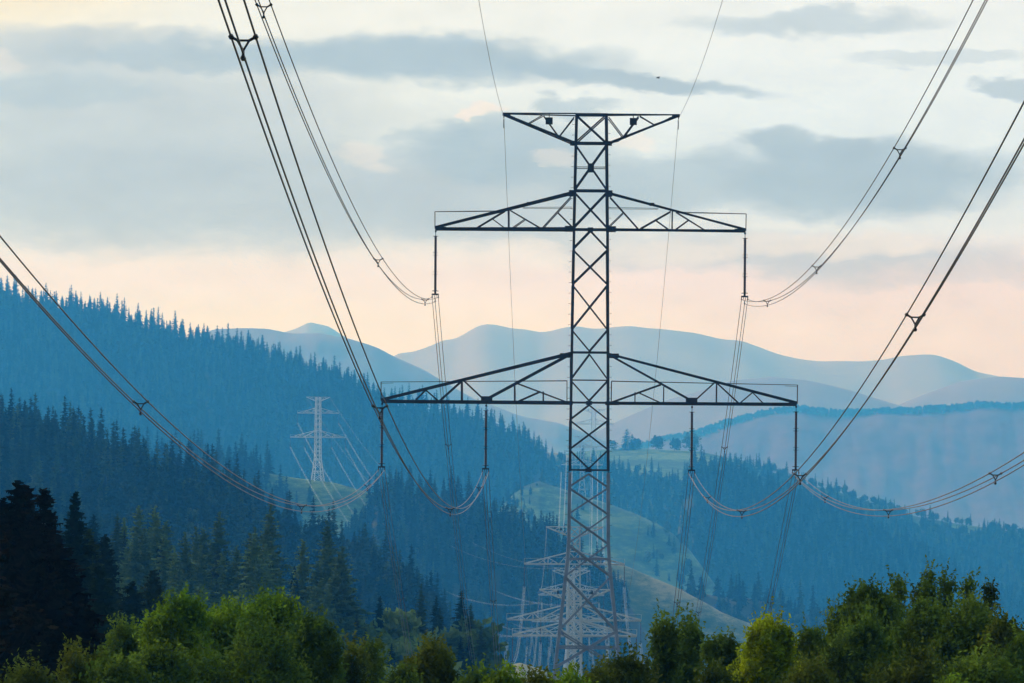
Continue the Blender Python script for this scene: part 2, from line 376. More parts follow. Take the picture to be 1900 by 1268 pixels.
T_SP = [template('spruce_crown', spray_spruce(18, 3.3, 30, 9, 4, 11), M['spruce']), template('spruce_crown', spray_spruce(20, 3.0, 32, 9, 4, 12), M['spruce']), template('spruce_crown', spray_spruce(16, 3.5, 26, 9, 4, 13), M['spruce'])]
T_LO = [template('spruce_low', spray_spruce(h, r*1.12, 17, 8, 2, sd, sz=1.3), M['spruce']) for h, r, sd in ((17, 3.5, 21), (19, 3.2, 22), (14, 3.5, 23), (21, 3.3, 24), (12, 3.4, 25))]
T_LA = [template('larch_crown', spray_spruce(17, 3.4, 20, 9, 5, 31, droop=.15), M['larch']), template('larch_crown', spray_spruce(15, 3.6, 18, 9, 5, 32, droop=.1), M['larch'])]
def far_round(seed, s=1.0):
    g = random.Random(seed)
    lob = [(g.uniform(-2, 2)*s, g.uniform(-2, 2)*s, (5 + g.uniform(-1.5, 3))*s, 2.6*s, 2.6*s, 2.8*s, 1) for _ in range(5)]
    return leafy(lob, 520, .75*s, seed, .6, 4, .5*s)
T_RD = [template('round_crown', far_round(41), M['far_leaf']), template('round_crown', far_round(42, .8), M['far_leaf']), template('round_crown', far_round(43, 1.15), M['far_leaf'])]
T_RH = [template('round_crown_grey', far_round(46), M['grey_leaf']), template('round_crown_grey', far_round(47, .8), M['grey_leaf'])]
T_RL = [template('round_crown_light', far_round(44), M['larch'])]
TR = trunk_mesh('trunk', 9, .22, M['bark'])

def scatter(hill, px0, px1, w0, w1, sp, keep=None, jitter=.45):
    out = []; x = None
    xa, xb = hill.rx[0], hill.rx[-1]
    g = random.Random(hill.seed * 17 + int(px0))
    w = w0; row = 0
    while w < w1:
        x = xa + (row % 2) * sp * .5
        while x < xb:
            xx = x + g.uniform(-jitter, jitter)*sp; ww = max(w0 - 4, w + g.uniform(-jitter, jitter)*sp)
            y = hill.Y(xx, ww); z = hill.Z(xx, max(0, ww)) - .4
            px, py = proj(xx, y, z)
            if px0 <= px <= px1 and py < 1420 and (keep is None or keep(px, py, xx, ww, g)): out.append((xx, y, z, px, py))
            x += sp
        w += sp; row += 1
    return out

def stuff_forest(name, pts, temps, label, smin=.75, smax=1.15, seed=1, cat='forest'):
    g = random.Random(seed); me = bpy.data.meshes.new(name); n = len(pts)
    me.vertices.add(n); me.vertices.foreach_set('co', np.array([p[:3] for p in pts], np.float32).ravel())
    for an, vals in (('rz', [g.uniform(0, 6.28) for _ in pts]), ('sc', [g.uniform(smin, smax) for _ in pts])):
        at = me.attributes.new(an, 'FLOAT', 'POINT'); at.data.foreach_set('value', vals)
    o = add(name, me); tag(o, label, cat, kind='stuff')
    c = bpy.data.collections.new(name + '_kinds')
    for i, t in enumerate(temps): c.objects.link(bpy.data.objects.new('kind', t))
    ng = bpy.data.node_groups.new(name, 'GeometryNodeTree')
    ng.interface.new_socket('Geometry', in_out='INPUT', socket_type='NodeSocketGeometry'); ng.interface.new_socket('Geometry', in_out='OUTPUT', socket_type='NodeSocketGeometry')
    N = ng.nodes.new; gi = N('NodeGroupInput'); go = N('NodeGroupOutput'); ip = N('GeometryNodeInstanceOnPoints'); ci = N('GeometryNodeCollectionInfo')
    ci.inputs['Collection'].default_value = c; ci.inputs['Separate Children'].default_value = True; ip.inputs['Pick Instance'].default_value = True
    rv = N('FunctionNodeRandomValue'); rv.data_type = 'INT'; rv.inputs[4].default_value = 0; rv.inputs[5].default_value = len(temps) - 1; rv.inputs['Seed'].default_value = seed
    a1 = N('GeometryNodeInputNamedAttribute'); a1.inputs[0].default_value = 'rz'; a1.data_type = 'FLOAT'
    a2 = N('GeometryNodeInputNamedAttribute'); a2.inputs[0].default_value = 'sc'; a2.data_type = 'FLOAT'
    cx = N('ShaderNodeCombineXYZ'); L = ng.links.new
    L(gi.outputs[0], ip.inputs['Points']); L(ci.outputs[0], ip.inputs['Instance']); L(rv.outputs[2], ip.inputs['Instance Index'])
    L(a1.outputs[0], cx.inputs[2]); L(cx.outputs[0], ip.inputs['Rotation']); L(a2.outputs[0], ip.inputs['Scale'])
    L(ip.outputs[0], go.inputs[0])
    md = o.modifiers.new('trees', 'NODES'); md.node_group = ng
    return o

# far mountains
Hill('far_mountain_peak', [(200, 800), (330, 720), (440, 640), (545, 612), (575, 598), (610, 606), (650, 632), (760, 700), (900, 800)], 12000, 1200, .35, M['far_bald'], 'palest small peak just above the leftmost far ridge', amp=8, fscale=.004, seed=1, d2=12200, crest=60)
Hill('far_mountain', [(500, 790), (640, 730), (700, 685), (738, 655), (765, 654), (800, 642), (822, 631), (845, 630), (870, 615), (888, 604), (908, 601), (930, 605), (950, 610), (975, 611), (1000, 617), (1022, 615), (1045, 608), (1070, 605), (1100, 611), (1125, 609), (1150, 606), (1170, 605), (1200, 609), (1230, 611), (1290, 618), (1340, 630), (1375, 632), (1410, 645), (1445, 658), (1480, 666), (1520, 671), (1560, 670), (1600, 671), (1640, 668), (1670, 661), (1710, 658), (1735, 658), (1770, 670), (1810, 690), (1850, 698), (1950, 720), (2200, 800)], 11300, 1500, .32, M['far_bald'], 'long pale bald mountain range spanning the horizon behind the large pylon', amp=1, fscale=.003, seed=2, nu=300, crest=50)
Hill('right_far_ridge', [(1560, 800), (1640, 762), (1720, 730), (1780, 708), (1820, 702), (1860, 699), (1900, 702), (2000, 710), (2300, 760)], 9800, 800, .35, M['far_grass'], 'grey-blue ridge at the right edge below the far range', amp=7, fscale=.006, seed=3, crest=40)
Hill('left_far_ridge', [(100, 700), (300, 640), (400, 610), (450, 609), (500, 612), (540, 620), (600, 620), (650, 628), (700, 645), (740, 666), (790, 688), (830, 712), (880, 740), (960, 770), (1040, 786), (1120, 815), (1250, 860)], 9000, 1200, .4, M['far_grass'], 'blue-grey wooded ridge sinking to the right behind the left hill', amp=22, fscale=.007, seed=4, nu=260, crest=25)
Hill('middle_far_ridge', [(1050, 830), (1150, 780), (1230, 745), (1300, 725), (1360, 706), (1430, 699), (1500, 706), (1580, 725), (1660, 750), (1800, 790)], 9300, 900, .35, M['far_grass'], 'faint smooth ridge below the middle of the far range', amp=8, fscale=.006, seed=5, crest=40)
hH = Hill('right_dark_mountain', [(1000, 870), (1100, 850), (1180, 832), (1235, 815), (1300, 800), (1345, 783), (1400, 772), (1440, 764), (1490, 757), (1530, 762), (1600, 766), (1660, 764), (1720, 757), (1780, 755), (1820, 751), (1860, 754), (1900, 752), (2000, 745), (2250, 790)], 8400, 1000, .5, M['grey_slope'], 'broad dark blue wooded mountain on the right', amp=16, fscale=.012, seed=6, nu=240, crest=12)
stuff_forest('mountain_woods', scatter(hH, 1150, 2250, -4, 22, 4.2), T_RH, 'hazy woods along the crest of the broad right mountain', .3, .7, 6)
hG = Hill('hazy_plateau', [(900, 860), (1020, 845), (1120, 834), (1200, 833), (1300, 838), (1380, 856), (1420, 905)], 5000, 600, .16, M['meadow'], 'pale hazy grass plateau right of the pylon mast', amp=3, fscale=.01, seed=7, crest=25)
hH2 = Hill('right_back_hill', [(1200, 905), (1300, 880), (1350, 862), (1410, 868), (1480, 893), (1560, 915), (1640, 940), (1700, 958), (1760, 970), (1830, 980), (1900, 990), (2100, 1010)], 4750, 560, .35, M['meadow'], 'pale blue wooded hill with a meadow streak on the right', amp=6, fscale=.02, seed=8)
stuff_forest('back_hill_woods', scatter(hH2, 1290, 2100, 0, 150, 7.0, keep=lambda px, py, x, w, g: not (1680 < px < 1830 and 6 < w < 45) and g.random() < .9), T_RD + T_LO[:2], 'pale blue woods on the low hill behind the right forest', .5, .8, 8)
hA = Hill('left_hill', [(-420, 460), (-200, 500), (-60, 535), (0, 545), (60, 568), (150, 580), (240, 600), (330, 630), (400, 642), (480, 660), (560, 683), (640, 712), (700, 742), (770, 763), (830, 776), (900, 795), (960, 815), (1000, 840), (1018, 875), (1040, 960), (1080, 1080)], 4500, 480, .62, M['forest_floor'], 'tall wooded hill filling the left half behind the small pylon', amp=15, fscale=.014, seed=9, nu=220, d2=4250)
pA = scatter(hA, -420, 1060, 0, 380, 5.7, keep=lambda px, py, x, w, g: py < 1010 and not (px > 990 and py > 900))
hF2 = Hill('right_mid_hill', [(1380, 960), (1450, 940), (1500, 935), (1560, 950), (1620, 962), (1700, 975), (1780, 990), (1850, 1000), (1900, 1008), (2100, 1040)], 4650, 520, .5, M['forest_floor'], 'wooded blue hill behind the right forest slope', amp=8, fscale=.02, seed=10)
pF2 = scatter(hF2, 1420, 2100, 0, 260, 6.2)
hE1 = Hill('saddle_hill', [(940, 850), (1000, 838), (1030, 840), (1080, 851), (1130, 866), (1200, 878), (1260, 890), (1330, 905), (1420, 930)], 4450, 500, .45, M['meadow_dry'], 'low saddle with a pale grass edge right of the mast', amp=5, fscale=.02, seed=11)
pE1 = scatter(hE1, 985, 1330, 10, 240, 6.2, keep=lambda px, py, x, w, g: w > 12 + max(0, 1100 - px)*.12)
hE2 = Hill('middle_meadow', [(860, 1080), (920, 950), (965, 905), (1000, 892), (1040, 905), (1080, 920), (1130, 936), (1180, 954), (1220, 972), (1250, 992), (1280, 1022), (1310, 1062), (1350, 1120), (1400, 1200)], 3690, 560, .42, M['meadow'], 'hazy green meadow slope behind the mast', amp=9, fscale=.02, seed=12)
pE2 = scatter(hE2, 850, 1280, 0, 160, 7, keep=lambda px, py, x, w, g: px < 985 + (py - 890)*.05 or (px > 1180 + g.random()*90 and g.random() < .5) or g.random() < .06)
hF = Hill('right_hill', [(1255, 1010), (1268, 905), (1285, 872), (1340, 888), (1400, 908), (1480, 934), (1560, 968), (1640, 1002), (1720, 1044), (1800, 1090), (1900, 1140), (2050, 1220)], 4000, 480, .55, M['forest_floor'], 'wooded blue hill falling away to the right', amp=13, fscale=.016, seed=13, d2=4150)
pF = scatter(hF, 1262, 2060, 0, 300, 5.8)
hG1 = Hill('low_right_hill', [(1180, 1130), (1260, 1092), (1300, 1100), (1340, 1108), (1400, 1112), (1460, 1132), (1540, 1150), (1640, 1160), (1760, 1170), (1860, 1165), (1960, 1180), (2200, 1200)], 2700, 420, .4, M['forest_floor'], 'low ground with dark trees and grass above the right foreground trees', amp=4, fscale=.02, seed=14)
pG1 = scatter(hG1, 1275, 2200, 0, 220, 6.6, keep=lambda px, py, x, w, g: not (1302 < px < 1320) and not (px > 1845 and w < 40))
hC = Hill('pylon_meadow', [(150, 880), (300, 868), (440, 866), (500, 879), (560, 889), (620, 896), (680, 913), (720, 927), (760, 950), (800, 985), (860, 1040), (950, 1140)], 2640, 380, .5, M['meadow'], 'grass shoulder carrying the small pylon on the left', amp=3, fscale=.03, seed=15, crest=6)
pC = scatter(hC, 100, 560, -3, 120, 6.0, keep=lambda px, py, x, w, g: px < 500 or w > 26 + (px - 500)*.2) + scatter(hC, 560, 760, 2, 70, 8.0, keep=lambda px, py, x, w, g: w > 22 and g.random() < .16)
hD = Hill('middle_spur', [(640, 1010), (700, 930), (740, 915), (790, 922), (850, 930), (900, 962), (960, 978), (1000, 992), (1050, 1022), (1090, 1055), (1130, 1082), (1160, 1110), (1200, 1180)], 2280, 500, .5, M['forest_floor'], 'dark wooded spur dropping towards the foot of the mast', amp=7, fscale=.025, seed=16)
pD = scatter(hD, 600, 1165, 0, 240, 4.7)
hE3 = Hill('tan_meadow', [(1000, 1026), (1060, 1034), (1120, 1042), (1160, 1050), (1200, 1066), (1260, 1092), (1300, 1114), (1340, 1138), (1400, 1160), (1470, 1176), (1560, 1210)], 2400, 420, .42, M['meadow_dry'], 'sunlit tan meadow crest right of the foot of the mast', amp=5, fscale=.025, seed=17, crest=8)
hB = Hill('near_left_slope', [(-420, 750), (-200, 775), (0, 806), (70, 818), (110, 834), (180, 853), (220, 874), (290, 892), (350, 906), (400, 916), (460, 938), (520, 985), (580, 1012), (640, 1040), (700, 1062), (760, 1106), (800, 1142), (840, 1200), (880, 1280)], 1400, 560, .085, M['forest_floor'], 'near dark wooded slope on the left', amp=9, fscale=.02, seed=18, curve=1.2, nw=60, d2=1300)
pB = scatter(hB, -420, 880, 0, 450, 4.1)
hM = Hill('near_left_knoll', [(-300, 1060), (0, 1100), (200, 1122), (400, 1145), (600, 1190), (700, 1220), (800, 1245), (900, 1275), (1000, 1320)], 560, 170, .12, M['meadow'], 'low knoll under the pale larches', amp=3, fscale=.03, seed=19)
pM = scatter(hM, -300, 900, 0, 95, 3.5, keep=lambda px, py, x, w, g: g.random() < .8)
hE4 = Hill('low_meadow_strip', [(850, 1300), (910, 1255), (945, 1234), (965, 1230), (1000, 1241), (1040, 1257), (1100, 1272), (1200, 1300)], 1480, 200, .3, M['meadow_dry'], 'small tan grass bank left of the pylon foot', amp=1, fscale=.05, seed=20, crest=5)

# --- the nearest conifers stand as single trees
cand = [(p, 'M') for p in pM] + [(p, 'B') for p in pB]
cand = [c for c in cand if -10 < c[0][3] < 900 and c[0][4] - 17*F/c[0][1] < 1230]
cand.sort(key=lambda c: c[0][1])
single = cand[:300]; taken = set(id(c[0]) for c in single)
g = random.Random(3)
def tree_root(name, loc, label, cat, group=None):
    o = add(name, None, None, loc); o.empty_display_size = 1; return tag(o, label, cat, group)
def hill_tree(p, kind, meshes, name, label, cat, group, s, squash=1.0):
    r = tree_root(name, p[:3], label, cat, group); r.rotation_euler = (0, 0, g.uniform(0, 6.28)); r.scale = (s*squash, s*squash, s)
    add('crown', g.choice(meshes), r); add('trunk', TR, r)
    return r
for (p, w) in single:
    if w == 'M' and 190 < p[3] < 640 and g.random() < .8:
        hill_tree(p, 'l', T_LA, 'larch_tree', 'pale green larch among those on the knoll above the left foreground bushes', 'larch', 'pale larches on the left knoll', g.uniform(.5, .76), g.uniform(1.05, 1.45))
    elif w == 'M' and p[3] > 600 and g.random() < .3:
        hill_tree(p, 'r', T_RL, 'broadleaf_tree', 'pale round broadleaf among the spruces low left of the mast', 'tree', 'pale broadleaf trees low left of the mast', g.uniform(.5, .75))
    else:
        hill_tree(p, 's', T_SP, 'spruce_tree', 'dark spruce, one of the many on the near left slope', 'spruce', 'spruces on the near left slope', g.uniform(.5, .85) * ((.72 if p[3] < 560 else .56) if w == 'M' else .74), g.uniform(.95, 1.35))
rest = [p for p in pB + pM if id(p) not in taken]
stuff_forest('slope_forest', rest, T_LO + T_RD[:1], 'dense dark spruce forest on the near left slope', .34, .68, 18)
stuff_forest('hill_forest', pA, T_LO, 'blue conifer forest covering the tall left hill', .6, 1.08, 9)
stuff_forest('right_forest', pF, T_LO, 'blue conifer forest on the hill falling to the right', .68, 1.1, 13)
stuff_forest('right_mid_forest', pF2, T_LO + T_RD, 'blue mixed forest behind the right conifer slope', .55, .85, 10)
stuff_forest('saddle_forest', pE1, T_LO + T_RD[:2], 'hazy blue forest under the pale saddle right of the mast', .6, .9, 11)
stuff_forest('meadow_bushes', pE2, T_RD + T_LO[:2], 'scattered bushes on the hazy meadow behind the mast', .2, .75, 12, 'bushes')
stuff_forest('low_right_forest', pG1, T_LO + T_RD[:1], 'dark trees above the right foreground trees', .42, .85, 14)
stuff_forest('shoulder_forest', pC, T_LO, 'dark spruces beside the grass shoulder of the small pylon', .6, 1.0, 15)
stuff_forest('spur_forest', pD, T_LO, 'dark forest on the wooded spur left of the mast foot', .42, .76, 16)
# plateau trees, far off
for px, h, nm in ((1135, 7, 'leftmost small round tree on the hazy plateau beside the mast'), (1180, 8, 'small round tree left of the two pointed ones on the hazy plateau'), (1280, 13, 'largest round tree on the hazy plateau, behind the right inner insulator'), (1252, 9, 'round tree between the largest one and the flat bush on the hazy plateau'), (1218, 10, 'flat round tree in the middle of the hazy plateau')):
    P = W(px, 838, 4985); r = tree_root('plateau_tree', (P.x, P.y, hG.Z(P.x, 10) - 1), nm, 'tree', 'trees on the hazy plateau'); r.scale = (h/8*1.3, h/8*1.3, h/8*1.1); add('crown', T_RD[0], r); add('trunk', TR, r).scale = (.6, .6, .4)
for px, h, nm in ((1163, 20, 'left pointed tree beside the far hazy pylon'), (1173, 15, 'right pointed tree beside the far hazy pylon')):
    P = W(px, 838, 4985); r = tree_root('plateau_conifer', (P.x, P.y, hG.Z(P.x, 10) - 1), nm, 'tree', 'trees on the hazy plateau'); r.scale = (h/18*1.7, h/18*1.7, h/18); add('crown', T_LO[0], r); add('trunk', TR, r)

# ------------------------------------------------------------------ foreground trees
def broadleaf(px, ptop, wpx, d, m, label, n=9000, leaf=.11, shape='round', name='broadleaf_tree', cat='tree', group='foreground broadleaf trees', seed=None, bark='bark', hang=False):
    seed = seed or int(px*7 + ptop); gg = random.Random(seed)
    top = W(px, ptop, d); z0 = gz(d); R = wpx/2*d/F; H = top.z - z0 - (.08 + .22*R if shape in ('round', 'wild') else .08)
    lob = []; br = []
    if shape == 'round':
        lob.append((0, 0, H - 1.45*R, .72*R, .72*R, 1.1*R, 2.2))
        for k in range(30):
            a = gg.uniform(0, 6.28); zz = gg.uniform(.1, 1); rr = R*gg.uniform(.35, .85)*(1 if zz < .7 else .62); q = R*gg.uniform(.15, .32)
            lob.append((math.cos(a)*rr, math.sin(a)*rr, H - 2.4*R + 2.0*R*zz, q, q, q*1.35, .5))
        for k in range(14):
            a = gg.uniform(0, 6.28); rr = R*gg.uniform(.0, .85); q = R*gg.uniform(.10, .2)
            lob.append((math.cos(a)*rr, math.sin(a)*rr, H - .05 - R*.75*(rr/R)**2 - gg.uniform(0, .25)*R, q, q, q*2.0, .28))
    elif shape == 'cone':
        for k in range(22):
            t = k/21; rr = R*(1 - t)**.75; a = gg.uniform(0, 6.28); q = max(.22, rr*.55)
            lob.append((math.cos(a)*rr*.5, math.sin(a)*rr*.5, H - min(4.2*R + 1.3, H*.85)*(1-t) - q*.5, q, q, q*1.1, .25 + rr/R))
    elif shape == 'leader':
        for k in range(18):
            t = k/17; rr = R*(.35 + .65*math.sin(math.pi*min(1, .12 + (1-t)*.9))); a = gg.uniform(0, 6.28); q = rr*.4
            lob.append((math.cos(a)*rr*.55 + .02*math.sin(t*6), math.sin(a)*rr*.45, H - min(H*.62, 8*R)*(1-t) - .1, q, q, q*2.4, 1))
    elif shape == 'wild':
        for k in range(20):
            a = gg.uniform(0, 6.28); rr = R*gg.uniform(.1, .85); zz = H - gg.uniform(.02, 1.0)*2.6*R*(.5 + .7*rr/R); q = R*gg.uniform(.16, .34)
            lob.append((math.cos(a)*rr, math.sin(a)*rr, zz - q*.7, q, q, q*1.5, .6))
        lob.append((0, 0, H - 2.4*R, .7*R, .7*R, 1.3*R, 4))
    r = tree_root(name, (top.x, top.y, z0), label, cat, group)
    sh = .35 if shape in ('cone', 'leader') else .5
    Vv = leafy(lob, n, leaf, seed, sh, 12, (.06 if shape == 'leader' else .05 + .05*R), 1.25)
    Vv = np.concatenate([Vv, sprigs(lob, int(40 + 160*R), leaf, seed, .22 + .22*R)])
    add('crown', npmesh('crown', Vv, quads(Vv), m), r)
    t = MB(); tr = .012 + H*.008
    t.tube([(.05*math.sin(i*1.1+seed), .04*math.cos(i*1.3), H*.93*i/9 - .4*(i == 0)) for i in range(10)], [tr*(1 - .09*i) for i in range(10)], 7)
    for l in gg.sample(lob, min(12, len(lob))):
        zs = max(.5, l[2] - gg.uniform(.6, 1.6)); p0 = Vector((.05*math.sin(zs/H*9*1.1/.93+seed), 0, zs)); p1 = Vector(l[:3])
        mid = p0.lerp(p1, .5) + Vector((0, 0, -.15)); t.tube([p0, mid, p1], [tr*.45, tr*.3, tr*.12], 5)
    add('trunk', t.mesh('trunk', M[bark], True), r)
    return r
B_, MI, OL, MA = M['leaf_bright'], M['leaf_mid'], M['leaf_olive'], M['leaf_maple']
FG = [
 (338, 1104, 150, 182, B_, 'bright green birch with a thin white stem, left of the broad bright tree', 15000, 'round', 'birch'),
 (410, 1110, 110, 186, B_, 'bright tree filling the gap between the white-stemmed birch and the broad one', 9000, 'round', 'bark'),
 (505, 1092, 190, 188, B_, 'broadest bright green tree in the left foreground', 20000, 'round', 'bark'),
 (580, 1135, 120, 184, MI, 'darker green tree closing the right side of the left clump', 10000, 'round', 'bark'),
 (470, 1150, 260, 176, MI, 'dark green bushy tree below the broad bright crown', 14000, 'round', 'bark'),
 (240, 1150, 110, 190, MI, 'loose dark green tree between the spruce and the bright birch', 7000, 'wild', 'bark'),
 (300, 1185, 130, 172, MI, 'bushy green tree low in front of the white-stemmed birch', 9000, 'round', 'bark'),
 (150, 1195, 120, 168, OL, 'dull olive bush below the tall dark spruces', 7000, 'wild', 'bark'),
 (60, 1222, 160, 165, OL, 'dull olive bush in the bottom left corner', 9000, 'round', 'bark'),
 (215, 1210, 120, 166, MI, 'low green bush between the olive bush and the birch clump', 8000, 'round', 'bark'),
 (655, 1190, 62, 190, OL, 'slim olive tree, left one of the pair beside the left clump', 5500, 'cone', 'bark'),
 (688, 1186, 66, 194, MI, 'slim green tree, right one of the pair beside the left clump', 5500, 'cone', 'bark'),
 (805, 1189, 104, 172, OL, 'round olive bush alone left of the pylon foot', 10000, 'round', 'bark'),
 (745, 1236, 70, 168, MI, 'low green bush just left of the lone olive bush', 4500, 'round', 'bark'),
 (880, 1240, 90, 165, MI, 'low dark hedge bush just right of the lone olive bush', 5500, 'round', 'bark'),
 (940, 1236, 90, 163, B_, 'low bright hedge bush below the left far wires', 5000, 'round', 'bark'),
 (1000, 1243, 90, 160, OL, 'low olive hedge bush left of the pylon foot', 5000, 'round', 'bark'),
 (1062, 1245, 90, 160, B_, 'low bright hedge bush in front of the pylon foot', 4500, 'round', 'bark'),
 (1160, 1207, 110, 170, OL, 'rounded olive tree hiding the right foot of the pylon', 10000, 'round', 'bark'),
 (1110, 1236, 70, 166, OL, 'low olive bush between the pylon foot and the rounded olive tree', 4500, 'round', 'bark'),
 (1234, 1142, 66, 186, MI, 'pointed green tree, left of the twin pair right of the pylon', 8500, 'cone', 'bark'),
 (1277, 1148, 72, 188, MI, 'pointed green tree, right of the twin pair right of the pylon', 9000, 'cone', 'bark'),
 (1345, 1164, 60, 184, MI, 'loose thin green tree just left of the round maple', 5000, 'wild', 'bark'),
 (1426, 1140, 132, 176, MA, 'round dense maple with glowing yellow-green top', 20000, 'round', 'bark'),
 (1330, 1232, 110, 168, OL, 'low olive bush under the loose thin tree', 6000, 'round', 'bark'),
 (1512, 1158, 70, 184, MI, 'sparse see-through tree between the maple and the big right clump', 3800, 'wild', 'bark'),
 (1500, 1225, 110, 172, OL, 'low bush right of the round maple', 6500, 'round', 'bark'),
 (1560, 1118, 70, 190, MI, 'leftmost narrow tree of the big right clump', 6500, 'cone', 'bark'),
 (1618, 1078, 130, 186, MI, 'tall broad rounded tree at the left of the big right clump', 17000, 'round', 'bark'),
 (1600, 1150, 150, 176, MI, 'bushy lower tree in front of the tall broad one in the right clump', 13000, 'round', 'bark'),
 (1666, 1066, 34, 190, MI, 'thin leader tree with a rounded tip beside the tall broad tree', 3000, 'leader', 'bark'),
 (1705, 1086, 30, 192, OL, 'faint short leader left of the two tallest tips', 1600, 'leader', 'bark'),
 (1729, 1053, 34, 190, MI, 'left one of the two tallest thin leaders in the right clump', 2600, 'leader', 'bark'),
 (1758, 1058, 34, 190, MI, 'right one of the two tallest thin leaders in the right clump', 2600, 'leader', 'bark'),
 (1798, 1066, 32, 192, MI, 'thin leader between the tallest pair and the last dark one', 2200, 'leader', 'bark'),
 (1838, 1080, 40, 190, OL, 'darkest leader at the right of the big clump', 3200, 'leader', 'bark'),
 (1715, 1108, 140, 182, MI, 'broad hanging tree in the middle of the right clump', 15000, 'round', 'bark'),
 (1800, 1110, 120, 180, MI, 'broad tree right of centre in the right clump', 13000, 'round', 'bark'),
 (1860, 1142, 90, 178, OL, 'sloping bushy tree at the right end of the right clump', 9000, 'round', 'bark'),
 (1905, 1170, 80, 176, MI, 'green bush cut by the right edge of the frame', 6000, 'round', 'bark'),
 (1700, 1190, 220, 168, OL, 'wide low bush under the middle of the right clump', 11000, 'round', 'bark'),
 (1830, 1200, 200, 166, MI, 'wide low bush under the right end of the right clump', 10000, 'round', 'bark'),
 (1770, 1258, 80, 158, B_, 'bright leafy bush at the bottom edge under the right clump', 4500, 'round', 'bark'),
]
for (px, pt, w, d, m_, lab, n, shp, bk) in FG: broadleaf(px, pt, w, d*.5, m_, lab, int(n*(.5 if shp == 'leader' else 2.2)), .030 if shp == 'leader' else .031, shp, bark=bk, name='birch_tree' if bk == 'birch' else ('leafy_bush' if 'bush' in lab.split()[:4] else 'broadleaf_tree'))
# tall dark spruces at the left edge
def near_spruce(px, ptop, d, r, label, seed, m_=M['spruce_near'], name='tall_spruce'):
    top = W(px, ptop, d); z0 = gz(d); H = top.z - z0
    Vv = spray_spruce(H/1.02, r, int(H*5.5), 12, 7, seed, droop=.22, sz=.85)
    rt = tree_root(name, (top.x, top.y, z0), label, 'spruce', 'tall dark spruces at the left edge')
    add('crown', npmesh('crown', Vv, quads(Vv), m_), rt); add('trunk', trunk_mesh('trunk', H*.95, .22, M['bark']), rt)
for k, (px, pt, d, r, lab) in enumerate([
 (33, 882, 262, 2.1, 'tallest dark spruce at the left edge'), (52, 893, 268, 1.9, 'dark spruce just right of the tallest one at the left edge'), (84, 898, 264, 1.9, 'third tall dark spruce from the left edge'),
 (2, 918, 262, 2.0, 'dark spruce cut by the left edge of the frame'), (66, 960, 250, 2.3, 'wide dark spruce in front of the tallest three'), (108, 985, 255, 2.2, 'dark spruce lower right of the tallest three'), (20, 1000, 245, 2.4, 'broad dark spruce low at the left edge'),
 (140, 906, 330, 2.0, 'dark spruce standing alone right of the tallest group'), (165, 975, 340, 2.3, 'dark spruce just below the lone one'), (186, 1045, 300, 2.2, 'dark spruce with bare side boughs above the olive bush'), (128, 1050, 250, 2.4, 'dark spruce filling the foot of the tall group'), (195, 985, 420, 2.4, 'smaller dark spruce left of the pale larches'), (-20, 940, 248, 2.4, 'dark spruce mostly outside the left edge of the frame'), (45, 945, 240, 2.6, 'bushy dark spruce between the edge tree and the wide one'), (95, 1060, 238, 2.6, 'low dark spruce right of the broad low one'), (150, 1120, 236, 2.4, 'lowest dark spruce behind the olive bush'), (5, 1090, 232, 2.6, 'lowest dark spruce at the left edge'), (60, 1120, 230, 2.6, 'low dark spruce between the two lowest ones'), (285, 1052, 420, 2.5, 'dark spruce under the pale larches'), (245, 1075, 400, 2.4, 'dark spruce between the bare-sided one and the larches')]):
    near_spruce(px, pt, d*.45 if d < 300 else d*.6, (r*.72 if d < 300 else r*.75), lab, 60 + k, M['spruce_near'] if d < 300 else M['spruce'])

